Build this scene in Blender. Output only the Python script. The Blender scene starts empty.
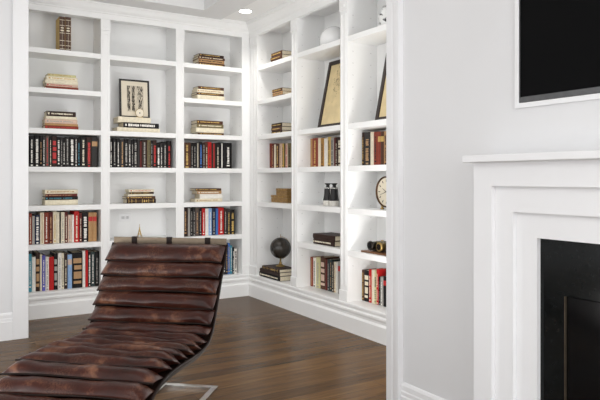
import bpy, bmesh, math, random
from mathutils import Vector, Matrix

random.seed(7)
SC = bpy.context.scene
COL = SC.collection
PI = math.pi

# ------------------------------------------------------------------ camera, world, lights, exposure
FPX, YH, TH = 613.8, 178.4, 0.548          # focal length in px, horizon row, heading of the camera
EYE = Vector((-2.704, -5.373, 1.14))
cam_d = bpy.data.cameras.new('camera'); cam = bpy.data.objects.new('camera', cam_d); COL.objects.link(cam)
cam.location = EYE; cam.rotation_euler = (PI/2, 0, -TH)
cam_d.sensor_width = 36; cam_d.lens = FPX/600*36; cam_d.shift_y = -(200-YH)/600
cam_d.clip_start = 0.05
SC.camera = cam

w = bpy.data.worlds.new('daylight'); SC.world = w; w.use_nodes = True
bg = w.node_tree.nodes['Background']; bg.inputs[0].default_value = (0.97, 0.985, 1.0, 1); bg.inputs[1].default_value = 2.0

def area(name, loc, target, sx, sy, power, color=(1, 1, 1)):
    d = bpy.data.lights.new(name, 'AREA'); d.shape = 'RECTANGLE'; d.size = sx; d.size_y = sy; d.energy = power; d.color = color
    o = bpy.data.objects.new(name, d); COL.objects.link(o); o.location = loc
    o.rotation_euler = (Vector(target)-Vector(loc)).to_track_quat('-Z', 'Y').to_euler()
    return o
area('fill_left', (-6.2, -2.6, 1.5), (-0.4, -1.6, 1.4), 2.2, 2.0, 3, (0.97, 0.985, 1))  # unseen fill light added on the left, no window modelled there
area('fill_behind', (-2.1, -7.9, 1.5), (-1.2, 0.0, 1.4), 2.2, 2.0, 50, (0.98, 0.99, 1))  # added soft fill behind the camera, aimed at the bookcases
area('den_fill_top', (-1.2, -1.5, 2.60), (-1.2, -1.5, 0.0), 1.2, 1.6, 7, (1, 0.99, 0.97))  # broad fill added below the den ceiling, not a fixture
area('den_fill_end', (-0.34, -3.03, 1.35), (-0.44, 0.0, 1.45), 0.5, 1.8, 8, (0.98, 0.99, 1))  # hidden panel of light added in front of the solid den end wall
area('den_fill_up', (-0.42, -2.7, 0.25), (-0.82, -2.2, 2.6), 0.45, 0.45, 18, (1, 0.99, 0.97))  # added upward fill for the den, out of view behind the right wall
area('fill_up_left', (-3.3, -3.0, 0.35), (-2.4, -2.0, 2.6), 0.5, 0.5, 10, (1, 0.99, 0.97))  # out-of-view fill added to brighten the ceiling from below
area('main_fill_top', (-3.4, -4.6, 2.60), (-3.4, -4.6, 0.0), 1.6, 1.6, 22, (1, 0.99, 0.97))  # general fill added over the main room, stands for no known lamp

vs = SC.view_settings
vs.view_transform = 'Standard'; vs.look = 'None'; vs.gamma = 1; vs.use_curve_mapping = False
vs.exposure = 0.0

# ------------------------------------------------------------------ materials
def lin(c):
    return tuple((x/12.92 if x <= 0.04045 else ((x+0.055)/1.055)**2.4) for x in (v/255 for v in c))
MATS = {}
def mat(name, rgb, rough=0.5, var=0.06, scale=30.0, metal=0.0, bump=0.0, spec=0.5, coat=0.0, rgb2=None):
    if name in MATS: return MATS[name]
    m = bpy.data.materials.new(name); m.use_nodes = True; MATS[name] = m
    nt = m.node_tree; b = nt.nodes['Principled BSDF']
    tc = nt.nodes.new('ShaderNodeTexCoord'); nz = nt.nodes.new('ShaderNodeTexNoise'); cr = nt.nodes.new('ShaderNodeValToRGB')
    nz.inputs['Scale'].default_value = scale; nz.inputs['Detail'].default_value = 4
    nt.links.new(tc.outputs['Object'], nz.inputs['Vector']); nt.links.new(nz.outputs['Fac'], cr.inputs['Fac'])
    c = lin(rgb); c2 = lin(rgb2) if rgb2 else None
    cr.color_ramp.elements[0].position = 0.3; cr.color_ramp.elements[1].position = 0.7
    cr.color_ramp.elements[0].color = (*[max(0, x*(1-var)) for x in c], 1)
    cr.color_ramp.elements[1].color = (*(c2 if c2 else [min(1, x*(1+var)) for x in c]), 1)
    nt.links.new(cr.outputs['Color'], b.inputs['Base Color'])
    b.inputs['Roughness'].default_value = rough; b.inputs['Metallic'].default_value = metal
    b.inputs['Specular IOR Level'].default_value = spec; b.inputs['Coat Weight'].default_value = coat
    if bump:
        bp = nt.nodes.new('ShaderNodeBump'); bp.inputs['Strength'].default_value = bump; bp.inputs['Distance'].default_value = 0.002
        nt.links.new(nz.outputs['Fac'], bp.inputs['Height']); nt.links.new(bp.outputs['Normal'], b.inputs['Normal'])
    return m

WHITE = mat('white_lacquer', (244, 244, 243), 0.4, 0.01, 4, spec=0.22)
TRIMW = mat('white_trim_paint', (231, 231, 232), 0.38, 0.01, 4, spec=0.25)
WALL = mat('pale_grey_wall_paint', (219, 219, 220), 0.7, 0.012, 3, bump=0.05)
CEIL = mat('ceiling_paint', (242, 242, 241), 0.8, 0.01, 3)
BEAM = mat('ceiling_beam_paint', (228, 228, 228), 0.8, 0.01, 3)
CHROME = mat('polished_steel', (205, 203, 200), 0.18, 0.05, 20, metal=1.0)
STEEL = mat('brushed_steel', (112, 100, 86), 0.45, 0.1, 60, metal=0.9)
BRASS = mat('aged_brass', (176, 148, 92), 0.35, 0.2, 40, metal=0.9)
DARKMETAL = mat('dark_metal', (48, 42, 36), 0.35, 0.2, 40, metal=0.6)
PAGES = mat('page_edges', (228, 216, 190), 0.8, 0.08, 90)
PAPER = mat('cream_paper', (232, 220, 186), 0.8, 0.05, 10)
INK = mat('ink', (52, 46, 42), 0.8, 0.2, 50)
BLACKGLOSS = mat('black_glass', (9, 9, 10), 0.12, 0.1, 5, spec=0.25)
SCREEN = mat('matt_black_screen', (9, 9, 10), 0.4, 0.1, 5, spec=0.05)
GRANITE = mat('polished_black_stone', (15, 17, 17), 0.12, 0.4, 60, spec=0.22)
FRAMEW = mat('dark_frame_wood', (46, 34, 29), 0.4, 0.25, 30)
HOLE = mat('pin_hole_dark', (120, 118, 116), 0.8, 0.1, 30)

def floor_material():
    m = bpy.data.materials.new('dark_oak_planks'); m.use_nodes = True; nt = m.node_tree; b = nt.nodes['Principled BSDF']
    N = nt.nodes.new; tc = N('ShaderNodeTexCoord')
    br = N('ShaderNodeTexBrick'); br.inputs['Scale'].default_value = 1.0
    br.inputs['Brick Width'].default_value = 1.5; br.inputs['Row Height'].default_value = 0.105; br.inputs['Mortar Size'].default_value = 0.0012
    br.inputs['Color1'].default_value = (*lin((108, 80, 48)), 1); br.inputs['Color2'].default_value = (*lin((82, 60, 36)), 1); br.inputs['Mortar'].default_value = (*lin((36, 27, 21)), 1)
    br.offset = 0.37
    nt.links.new(tc.outputs['Object'], br.inputs['Vector'])
    mp = N('ShaderNodeMapping'); mp.inputs['Scale'].default_value = (1.5, 26, 1); nt.links.new(tc.outputs['Object'], mp.inputs['Vector'])
    nz = N('ShaderNodeTexNoise'); nz.inputs['Scale'].default_value = 2.0; nz.inputs['Detail'].default_value = 8; nz.inputs['Roughness'].default_value = 0.65
    nt.links.new(mp.outputs['Vector'], nz.inputs['Vector'])
    cr = N('ShaderNodeValToRGB'); cr.color_ramp.elements[0].position = 0.32; cr.color_ramp.elements[1].position = 0.72
    cr.color_ramp.elements[0].color = (0.55, 0.53, 0.51, 1); cr.color_ramp.elements[1].color = (1.35, 1.32, 1.3, 1)
    nt.links.new(nz.outputs['Fac'], cr.inputs['Fac'])
    mx = N('ShaderNodeMix'); mx.data_type = 'RGBA'; mx.blend_type = 'MULTIPLY'; mx.inputs['Factor'].default_value = 1
    nt.links.new(br.outputs['Color'], mx.inputs['A']); nt.links.new(cr.outputs['Color'], mx.inputs['B'])
    nt.links.new(mx.outputs['Result'], b.inputs['Base Color'])
    b.inputs['Roughness'].default_value = 0.27; b.inputs['Specular IOR Level'].default_value = 0.1
    bp = N('ShaderNodeBump'); bp.inputs['Strength'].default_value = 0.15; bp.inputs['Distance'].default_value = 0.002
    nt.links.new(nz.outputs['Fac'], bp.inputs['Height']); nt.links.new(bp.outputs['Normal'], b.inputs['Normal'])
    return m
def leather_material():
    m = bpy.data.materials.new('worn_brown_leather'); m.use_nodes = True; nt = m.node_tree; b = nt.nodes['Principled BSDF']
    N = nt.nodes.new; tc = N('ShaderNodeTexCoord')
    nz = N('ShaderNodeTexNoise'); nz.inputs['Scale'].default_value = 7; nz.inputs['Detail'].default_value = 9; nz.inputs['Roughness'].default_value = 0.68
    nt.links.new(tc.outputs['Object'], nz.inputs['Vector'])
    cr = N('ShaderNodeValToRGB'); e = cr.color_ramp.elements
    e[0].position = 0.3; e[0].color = (*lin((30, 12, 8)), 1); e[1].position = 0.70; e[1].color = (*lin((126, 86, 64)), 1)
    k = e.new(0.55); k.color = (*lin((58, 25, 17)), 1)
    nt.links.new(nz.outputs['Fac'], cr.inputs['Fac'])
    vo = N('ShaderNodeTexVoronoi'); vo.feature = 'DISTANCE_TO_EDGE'; vo.inputs['Scale'].default_value = 70
    n2 = N('ShaderNodeTexNoise'); n2.inputs['Scale'].default_value = 20; n2.inputs['Detail'].default_value = 3
    nt.links.new(tc.outputs['Object'], n2.inputs['Vector'])
    ad = N('ShaderNodeMix'); ad.data_type = 'RGBA'; ad.blend_type = 'ADD'; ad.inputs['Factor'].default_value = 0.12
    nt.links.new(tc.outputs['Object'], ad.inputs['A']); nt.links.new(n2.outputs['Color'], ad.inputs['B'])
    nt.links.new(ad.outputs['Result'], vo.inputs['Vector'])
    c2 = N('ShaderNodeValToRGB'); c2.color_ramp.elements[0].position = 0.0; c2.color_ramp.elements[1].position = 0.09
    c2.color_ramp.elements[0].color = (1, 1, 1, 1); c2.color_ramp.elements[1].color = (0, 0, 0, 1)
    nt.links.new(vo.outputs['Distance'], c2.inputs['Fac'])
    m3 = N('ShaderNodeMath'); m3.operation = 'MULTIPLY'; nt.links.new(c2.outputs['Color'], m3.inputs[0])
    n4 = N('ShaderNodeTexNoise'); n4.inputs['Scale'].default_value = 5; nt.links.new(tc.outputs['Object'], n4.inputs['Vector'])
    c4 = N('ShaderNodeValToRGB'); c4.color_ramp.elements[0].position = 0.5; c4.color_ramp.elements[1].position = 0.68
    c4.color_ramp.elements[1].color = (0.42, 0.42, 0.42, 1)
    nt.links.new(n4.outputs['Fac'], c4.inputs['Fac']); nt.links.new(c4.outputs['Color'], m3.inputs[1])
    mx = N('ShaderNodeMix'); mx.data_type = 'RGBA'; nt.links.new(m3.outputs['Value'], mx.inputs['Factor'])
    nt.links.new(cr.outputs['Color'], mx.inputs['A']); mx.inputs['B'].default_value = (*lin((150, 110, 86)), 1)
    nt.links.new(mx.outputs['Result'], b.inputs['Base Color'])
    b.inputs['Roughness'].default_value = 0.30; b.inputs['Specular IOR Level'].default_value = 0.27
    bp = N('ShaderNodeBump'); bp.inputs['Strength'].default_value = 0.6; bp.inputs['Distance'].default_value = 0.005
    nt.links.new(nz.outputs['Fac'], bp.inputs['Height']); nt.links.new(bp.outputs['Normal'], b.inputs['Normal'])
    return m
FLOORM = floor_material(); LEATHER = leather_material()
DLEATHER = mat('dark_leather', (30, 19, 15), 0.5, 0.3, 40, spec=0.15)

# ------------------------------------------------------------------ mesh helpers
class MB:
    def __init__(s): s.bm = bmesh.new()
    def box(s, x0, x1, y0, y1, z0, z1, bev=0.0):
        r = bmesh.ops.create_cube(s.bm, size=1)
        M = Matrix.Translation(((x0+x1)/2, (y0+y1)/2, (z0+z1)/2)) @ Matrix.Diagonal((abs(x1-x0), abs(y1-y0), abs(z1-z0), 1))
        bmesh.ops.transform(s.bm, matrix=M, verts=r['verts'])
        if bev:
            es = list({e for v in r['verts'] for e in v.link_edges})
            bmesh.ops.bevel(s.bm, geom=es, offset=bev, segments=2, affect='EDGES', profile=0.5)
        return s
    def grid(s, rows, close_u=False, caps=False):
        vs_ = [[s.bm.verts.new(p) for p in r] for r in rows]
        n = len(rows[0])
        for i in range(len(rows)-1):
            for j in range(n if close_u else n-1):
                s.bm.faces.new((vs_[i][j], vs_[i][(j+1) % n], vs_[i+1][(j+1) % n], vs_[i+1][j]))
        if caps:
            s.bm.faces.new(list(reversed(vs_[0]))); s.bm.faces.new(vs_[-1])
        return s
    def prism(s, poly, f0, f1):            # two maps from a 2-D polygon to 3-D ends
        return s.grid([[f0(p) for p in poly], [f1(p) for p in poly]], True, True)
    def lathe(s, prof, n=24, c=(0, 0, 0), axis='z'):
        rows = []
        for r, h in prof:
            ring = []
            for k in range(n):
                a = 2*PI*k/n; x, y = max(r, 1e-4)*math.cos(a), max(r, 1e-4)*math.sin(a)
                p = (x, y, h) if axis == 'z' else ((x, h, y) if axis == 'y' else (h, x, y))
                ring.append((p[0]+c[0], p[1]+c[1], p[2]+c[2]))
            rows.append(ring)
        return s.grid(rows, True, True)
    def sweep(s, path, sec):               # sweep a closed 2-D section (side, up) along a 3-D path
        rows = []; n = len(path)
        for i, p in enumerate(path):
            p = Vector(p); t = (Vector(path[min(i+1, n-1)])-Vector(path[max(i-1, 0)])).normalized()
            up = Vector((0, 0, 1)) if abs(t.z) < 0.9 else Vector((0, 1, 0))
            sd = t.cross(up).normalized(); u2 = sd.cross(t).normalized()
            rows.append([p+sd*a+u2*b for a, b in sec])
        return s.grid(rows, True, True)
    def tube(s, path, r, n=8):
        return s.sweep(path, [(r*math.cos(2*PI*k/n), r*math.sin(2*PI*k/n)) for k in range(n)])
    def ball(s, c, r, u=20, v=12, sc=(1, 1, 1)):
        q = bmesh.ops.create_uvsphere(s.bm, u_segments=u, v_segments=v, radius=r)
        bmesh.ops.transform(s.bm, matrix=Matrix.Translation(c) @ Matrix.Diagonal((*sc, 1)), verts=q['verts']); return s
    def build(s, name, m, parent=None, smooth=False, kind=None, loc=None):
        bmesh.ops.recalc_face_normals(s.bm, faces=s.bm.faces[:])
        me = bpy.data.meshes.new(name); s.bm.to_mesh(me); s.bm.free()
        if smooth:
            for p in me.polygons: p.use_smooth = True
        me.materials.append(m); o = bpy.data.objects.new(name, me); COL.objects.link(o)
        if parent: o.parent = parent
        if kind: o['kind'] = kind
        if loc: o.location = loc
        return o
def tag(o, label, cat, group=None):
    o['label'] = label; o['category'] = cat
    if group: o['group'] = group
    return o
def thing(name, label, cat, loc=(0, 0, 0), rz=0.0, group=None):
    o = bpy.data.objects.new(name, None); COL.objects.link(o); o.location = loc; o.rotation_euler = (0, 0, rz); o.empty_display_size = 0.05
    return tag(o, label, cat, group)
def struct(mb, name, m): return mb.build(name, m, kind='structure')

# a point on the photograph -> metric coordinates along a bookcase (u along, depth v behind its face, z)
CR = Vector((math.cos(TH), -math.sin(TH), 0)); CF = Vector((math.sin(TH), math.cos(TH), 0))
def ray(px, py): return CF + CR*((px-300)/FPX) + Vector((0, 0, (YH-py)/FPX))
def at(side, px, py, v):
    r = ray(px, py)
    if side == 'L':
        p = EYE + r*((v-EYE.y)/r.y); return p.x, p.z, FPX*r.y/(v-EYE.y)
    p = EYE + r*((v-EYE.x)/r.x); return -p.y, p.z, FPX*r.x/(v-EYE.x)      # u, z, px per metre
def wpos(side, u, v, z): z += 0.0005; return (u, v, z) if side == 'L' else (v, -u, z)
def wrot(side): return 0.0 if side == 'L' else -PI/2

# ------------------------------------------------------------------ room shell
ZC = 2.645
struct(MB().box(-6.6, 0.45, -8.0, 0.45, -0.1, 0), 'floor', FLOORM)
mb = MB()
mb.box(-6.6, 0.45, -8.0, -2.95, ZC, ZC+0.3).box(-6.6, -2.06, -2.95, 0.45, ZC, ZC+0.3)       # over the main room
mb.box(-0.34, 0.45, -2.95, 0.45, ZC, ZC+0.3).box(-2.06, -0.34, -0.075, 0.45, ZC, ZC+0.3).box(-2.06, -0.34, -2.95, -0.075, 2.82, ZC+0.3)
struct(mb, 'ceiling', CEIL)
mb = MB().box(-2.06, -0.34, -0.30, -0.075, 2.628, 2.82).box(-0.60, -0.34, -2.95, -0.30, 2.628, 2.82)
mb.box(-2.06, -1.8, -2.95, -0.30, 2.628, 2.82).box(-1.8, -0.6, -2.95, -2.7, 2.628, 2.82)
struct(mb, 'trim_1', BEAM)                                                                   # beams round the ceiling coffer
struct(MB().box(-2.3, 0.45, 0.285, 0.45, 0, ZC), 'wall_back', WALL)
struct(MB().box(0.285, 0.45, -3.2, 0.285, 0, ZC), 'wall_den_right', WALL)
struct(MB().box(-0.65, 0.285, -3.22, -3.08, 0, ZC), 'wall_den_end', WALL)
struct(MB().box(-6.6, -2.085, -0.60, -0.45, 0, ZC).box(-2.24, -2.085, -0.45, 0.285, 0, ZC), 'wall_left', WALL)
# right-hand wall with the hearth and the television niche let into it
XW = -0.80
FY0, FY1, FZ = -4.077, -5.123, 0.748          # firebox mouth
NY0, NY1, NZ0, NZ1 = -3.83, -5.35, 1.415, 2.27   # television niche
mb = MB()
for y0, y1, z0, z1 in ((-3.072, NY0, 0, ZC), (NY0, FY0, 0, NZ0), (FY0, FY1, FZ, NZ0), (FY1, NY1, 0, NZ0), (NY0, NY1, NZ1, ZC), (NY1, -8.0, 0, ZC)):
    mb.box(XW, XW+0.15, y0, y1, z0, z1)
mb.box(XW+0.07, XW+0.15, NY0, NY1, NZ0, NZ1)
struct(mb, 'wall_right', WALL)

def baseboard(mb, pts):                      # 19 cm board with a moulded top, run along straight pieces (p, q, outward normal)
    for (x0, y0), (x1, y1), (nx, ny) in pts:
        prof = [(0, 0), (0.018, 0), (0.018, 0.128), (0.014, 0.134), (0.014, 0.15), (0.011, 0.156), (0.011, 0.178), (0.006, 0.188), (0.002, 0.192), (0, 0.192)]
        mb.prism(prof, lambda p: (x0+nx*p[0], y0+ny*p[0], p[1]), lambda p: (x1+nx*p[0], y1+ny*p[0], p[1]))
    return mb
struct(baseboard(MB(), [((-6.6, -0.60), (-2.178, -0.60), (0, -1))]), 'baseboard_left', TRIMW)
struct(baseboard(MB(), [((XW, -3.178), (XW, -3.728), (-1, 0))]), 'baseboard_right', TRIMW)
# cased opening: left leg and right leg
mb = MB().box(-2.178, -2.075, -0.622, -0.598, 0, ZC, 0.003).box(-2.085, -2.072, -0.60, -0.45, 0, ZC)
struct(mb, 'trim_2', TRIMW)
mb = MB()
prof = [(-3.072, 0), (-3.072, 0.014), (-3.112, 0.016), (-3.118, 0.011), (-3.126, 0.011), (-3.132, 0.018), (-3.152, 0.022), (-3.156, 0.028), (-3.176, 0.028), (-3.178, 0.0)]
mb.prism(prof, lambda p: (XW-p[1], p[0], 0), lambda p: (XW-p[1], p[0], ZC)).box(XW, XW+0.15, -3.072, -3.066, 0, ZC)
struct(mb, 'trim_3', TRIMW)

# ------------------------------------------------------------------ bookcases
ZS = {'B': 2.165, 'C': 1.841, 'D': 1.509, 'E': 1.193, 'F': 0.874, 'G': 0.556}
ST = 0.042
TOP = {k: z+ST for k, z in ZS.items()}; TOP['H'] = 0.212
DEP = 0.28; ZB = 2.506
def bookcase(side, name, label, uprights, bays, u0, u1):
    t = thing(name, label, 'bookcase', (0, 0, 0), wrot(side))
    MB().box(u0+0.001, u1-0.001, DEP, DEP+0.004, 0.0, ZC).build('back_panel', WHITE, t)
    for a, b in uprights:
        mb = MB().box(a, b, 0.0, DEP, TOP['H'], ZB).box(a, b, 0.03, DEP, ZB, ZB+0.05)
        if b-a > 0.05:
            m = (a+b)/2; hw = min(0.03, (b-a)/2-0.012)
            mb.box(m-hw, m-hw+0.006, -0.004, 0, 0.33, 2.38).box(m+hw-0.006, m+hw, -0.004, 0, 0.33, 2.38).box(m-hw, m+hw, -0.004, 0, 2.38, 2.386)
        up = mb.build('upright', WHITE, t)
        e0, e1 = (-0.011 if a == 0.001 and side == 'R' else 0.003), (-0.011 if b == 0.0 and side == 'L' else 0.003)
        MB().box(a-e0, b+e1, -0.010, 0.0, TOP['H'], 0.295, 0.002).build('plinth_block', WHITE, up)
        m = (a+b)/2
        MB().box(a-e0, b+e1, -0.008, 0.0, 2.41, ZB, 0.002).box(m-0.018, m+0.018, -0.013, -0.008, 2.435, 2.452).build('capital_block', WHITE, up)
    for (a, b), keys in bays:
        for k in keys:
            mb = MB().box(a, b, 0.002, DEP, ZS[k], TOP[k], 0.0015)
            mb.build('shelf', WHITE, t)
        mb = MB()
        for v in (0.05, 0.22):
            for z in [x/100 for x in range(48, 240, 9)]:
                mb.box(b-0.0006, b+0.0005, v-0.002, v+0.002, z-0.002, z+0.002).box(a-0.0005, a+0.0006, v-0.002, v+0.002, z-0.002, z+0.002)
        h = mb.build('shelf_pin_holes', HOLE, t); h['kind'] = 'stuff'
    h = TOP['H']
    prof = [(DEP, 0), (-0.024, 0), (-0.024, 0.112), (-0.016, 0.122), (-0.010, 0.126), (-0.010, 0.142), (-0.014, 0.150), (-0.020, 0.156), (-0.020, 0.170), (-0.012, 0.178), (-0.012, h-0.024), (-0.017, h-0.018), (-0.017, h-0.004), (-0.013, h), (DEP, h)]
    MB().prism(prof, lambda p: (u0-(min(0, p[0])-0.0006 if side == 'R' else 0), p[0], p[1]), lambda p: (u1+(min(0, p[0])-0.0006 if side == 'L' else 0), p[0], p[1])).build('base', WHITE, t)
    prof = [(DEP, ZB+0.05), (0.03, ZB+0.05), (0.03, ZB), (-0.010, ZB), (-0.010, ZB+0.045), (-0.018, ZB+0.050), (-0.018, ZB+0.058), (-0.026, ZB+0.064), (-0.040, ZB+0.078), (-0.052, ZB+0.098), (-0.058, ZB+0.108), (-0.066, ZB+0.112), (-0.066, ZB+0.122), (-0.072, ZB+0.126), (-0.072, ZC-0.0008), (DEP, ZC-0.0008)]
    MB().prism(prof, lambda p: (u0-(min(0, p[0])-0.0006 if side == 'R' else 0), p[0], p[1]), lambda p: (u1+(min(0, p[0])-0.0006 if side == 'L' else 0), p[0], p[1])).build('cornice', WHITE, t)
    return t
bookcase('L', 'built_in_bookcase', 'white built-in bookcase facing us, running left from the room corner', ((-2.07, -2.0), (-1.421, -1.345), (-0.751, -0.674), (-0.084, 0.0)),
         (((-2.0, -1.421), 'BCDEFG'), ((-1.345, -0.751), 'BDEFG'), ((-0.674, -0.084), 'BCDEFG')), -2.07, 0.0)
bookcase('R', 'built_in_bookcase', 'white built-in bookcase receding along the right side from the corner', ((0.001, 0.160), (0.800, 0.895), (1.533, 1.628), (2.26, 2.34)),
         (((0.160, 0.800), 'BCDEF'), ((0.895, 1.533), 'BDEFG'), ((1.628, 2.26), 'BDEFG')), 0.0, 2.34)

# ------------------------------------------------------------------ books
PAL = {'black': (20, 17, 17), 'charcoal': (52, 49, 48), 'brown': (84, 56, 42), 'dark brown': (54, 37, 31), 'maroon': (96, 38, 34), 'red': (190, 34, 34),
       'brick red': (140, 64, 48), 'cream': (232, 222, 198), 'tan': (182, 142, 98), 'gold': (206, 172, 98), 'navy': (34, 42, 66), 'blue': (64, 112, 184),
       'pale blue': (150, 182, 222), 'teal': (70, 142, 160), 'white': (236, 232, 224), 'grey': (164, 160, 154), 'olive': (122, 110, 78), 'slate green': (54, 66, 66),
       'pink': (216, 188, 170), 'purple': (98, 96, 176), 'orange': (200, 110, 62), 'pale green': (206, 200, 150), 'grey-brown': (98, 84, 76), 'ochre': (176, 130, 66)}
def cmat(c): return mat('book_cloth_'+c.replace(' ', '_'), PAL[c], 0.5, 0.1, 45, spec=0.22)
MARKC = {'d': 'brown', 'w': 'white', 'c': 'cream', 'r': 'red', 'g': 'gold', 'o': 'tan', 'k': 'black', 'b': 'blue', 'e': 'grey', 't': 'teal', 'p': 'pink'}
MARKN = {'d': 'brown', 'w': 'white', 'c': 'cream', 'r': 'red', 'g': 'gold', 'o': 'tan', 'k': 'black', 'b': 'blue', 'e': 'grey', 't': 'teal', 'p': 'pink'}
def spine_marks(mb, put, wd, ln, style, rng):
    """style letter(s): t thin lettering, B bold lettering, n narrow bands, L label at the upper end, P picture blocks, S full-length stripe"""
    hw = wd*0.5
    if style == 'L': put(mb, -hw*0.93, hw*0.93, ln*0.70, ln*0.86); return
    if style == 'n':
        for f in (0.06, 0.16, 0.30, 0.52, 0.74, 0.90): put(mb, -hw*0.9, hw*0.9, ln*f, ln*f+0.004)
        put(mb, -0.0007, 0.0007, ln*0.06, ln*0.9)
        put(mb, -hw*0.55, hw*0.55, ln*0.58, ln*0.62); put(mb, -hw*0.5, hw*0.5, ln*0.66, ln*0.69); return
    if style == 'P':
        for f0, f1 in ((0.12, 0.2), (0.26, 0.46), (0.52, 0.64), (0.70, 0.84)): put(mb, -hw*rng.uniform(.6, .85), hw*rng.uniform(.6, .85), ln*f0, ln*f1)
        return
    if style == 'F': put(mb, -hw*0.97, hw*0.97, 0.0005, ln-0.0005); return
    if style == 'S': put(mb, -hw*0.2, hw*0.2, ln*0.03, ln*0.97); return
    k = 0.52 if style == 'B' else 0.30
    z = max(0.03, ln*rng.uniform(0.10, 0.2))
    put(mb, -hw*0.4, hw*0.4, z-0.026, z-0.014)
    end = ln*rng.uniform(0.80, 0.93)
    brk = ln*rng.uniform(0.42, 0.6)
    while z < end:
        g = rng.uniform(0.004, 0.011)*(1.4 if style == 'B' else 1.0)
        if not (brk < z < brk+min(0.006, ln*0.07)): put(mb, -hw*k*rng.uniform(.7, 1), hw*k*rng.uniform(.7, 1), z, min(z+g, end))
        z += g + rng.choice((0.0012, 0.0015, 0.002, 0.005))
SEED = [0]
def book(side, u, v, z, wd, ht, dp, color, mk, label, group, lying=False, yaw=0.0, tilt=0.0):
    """hardback; upright: u = centre of the spine, lying: u = centre of its length"""
    SEED[0] += 1; rng = random.Random(SEED[0])
    t = thing('book', label, 'book', wpos(side, u, v, z), wrot(side)+yaw, group)
    if tilt: t.rotation_euler = (0, tilt, wrot(side)+yaw)
    if lying: M = lambda x, y, q: (q-ht/2, y, x+wd/2)
    else: M = lambda x, y, q: (x, y, q)
    h = wd/2; b = min(0.0028, wd*0.16); rd = min(0.005, wd*0.2)
    arc = [(h*math.cos(PI*k/8), rd-rd*math.sin(PI*k/8)) for k in range(9)]          # rounded spine
    inner = [(-(h-b), rd+b), (h-b, rd+b)]
    mb = MB()
    outer = arc + [(-h, dp), (-(h-b), dp)] + inner + [(h-b, dp), (h, dp)]
    mb.prism(outer, lambda p: M(p[0], p[1], 0), lambda p: M(p[0], p[1], ht))
    mb.build('cover', cmat(color), t)
    MB().prism([(-(h-b), rd+b), (h-b, rd+b), (h-b, dp-0.004), (-(h-b), dp-0.004)], lambda p: M(p[0], p[1], 0.003), lambda p: M(p[0], p[1], ht-0.003)).build('pages', PAGES, t)
    for mi, m in enumerate(mk):
        mb = MB()
        def put(mb, a0, a1, q0, q1):
            def yy(a): return rd - rd*math.sqrt(max(0, 1-(a/h)**2))
            n = 4; fr = [(a0+(a1-a0)*i/n, yy(a0+(a1-a0)*i/n)-0.0006*(1+mi)) for i in range(n+1)]
            bk = [(a, y+0.0009) for a, y in reversed(fr)]
            mb.prism(fr+bk, lambda p: M(p[0], p[1], q0), lambda p: M(p[0], p[1], q1))
        spine_marks(mb, put, wd, ht, m[0], rng)
        mb.build({'L': 'spine_label', 'n': 'spine_bands', 'P': 'spine_picture', 'S': 'spine_stripe', 'F': 'spine_panel'}.get(m[0], 'lettering'), mat('foil_'+MARKC[m[1]], PAL[MARKC[m[1]]], 0.5, 0.08, 60), t)
    return t
ORD = 'first second third fourth fifth sixth seventh eighth ninth tenth eleventh twelfth thirteenth fourteenth fifteenth sixteenth seventeenth eighteenth nineteenth twentieth'.split()
def mkdesc(color, mk):
    if not mk: return f'plain {color} book'
    s, c = mk[0][0], MARKN[mk[0][1]]
    return {'F': f'{color}-covered book with {c} spine', 't': f'{color} book with {c} lettering', 'B': f'{color} book with bold {c} lettering', 'n': f'{color} book with {c} bands', 'L': f'{color} book with {c} label',
            'P': f'{color} book with pictured spine', 'S': f'{color} book with {c} stripe'}[s]
def row(side, where, group, shelf, v, ox, sx, base_y, items, dp=0.19, tops=None):
    """items: (x0, x1, colour, marks, top) in zoomed-crop pixels; ox, sx map them to the photograph; top in photo pixels"""
    lim = max([q for q in ((0.161, 0.896, 1.629) if side == 'R' else (-1.999, -1.344, -0.673)) if q < at(side, ox+items[0][1]/sx, 170, v)[0]])
    for i, it in enumerate(items):
        x0, x1, c, mk, ty = it
        mk = mk.split() if mk else []
        a = max(lim, at(side, ox+x0/sx, 170, v)[0]); b, _, _ = at(side, ox+x1/sx, 170, v)
        px = ox+(x0+x1)/2/sx
        ztop = at(side, px, ty, v)[1]; z = TOP[shelf]
        lab = f'{mkdesc(c, mk)}, {ORD[i]} from left in {where}'
        book(side, (a+b)/2, v, z+0.0003, (b-a)-0.0008, ztop-z, dp*random.uniform(0.93, 1.0), c, mk, lab, group)
def stack(side, where, group, shelf, v, items, dp=0.16):
    """bottom-up items: (px_left, px_right, thickness in px, colour, marks)"""
    z = TOP[shelf]+0.0003; n = len(items)
    for i, (p0, p1, th, c, mk) in enumerate(items):
        mk = mk.split() if mk else []
        a = at(side, p0, 170, v)[0]; b = at(side, p1, 170, v)[0]; s = at(side, (p0+p1)/2, 170, v)[2]
        posn = 'top' if i == n-1 else ('bottom' if i == 0 else ORD[n-1-i]+' from top')
        lab = f'{mkdesc(c, mk)} lying {posn} of {where}' if 'from' not in posn else f'{mkdesc(c, mk)} lying {posn} in {where}'
        book(side, (a+b)/2, v+random.uniform(0, 0.006), z, th/s-0.0004, b-a, dp*random.uniform(.92, 1), c, mk, lab, group, lying=True)
        z += th/s
    return z

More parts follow.
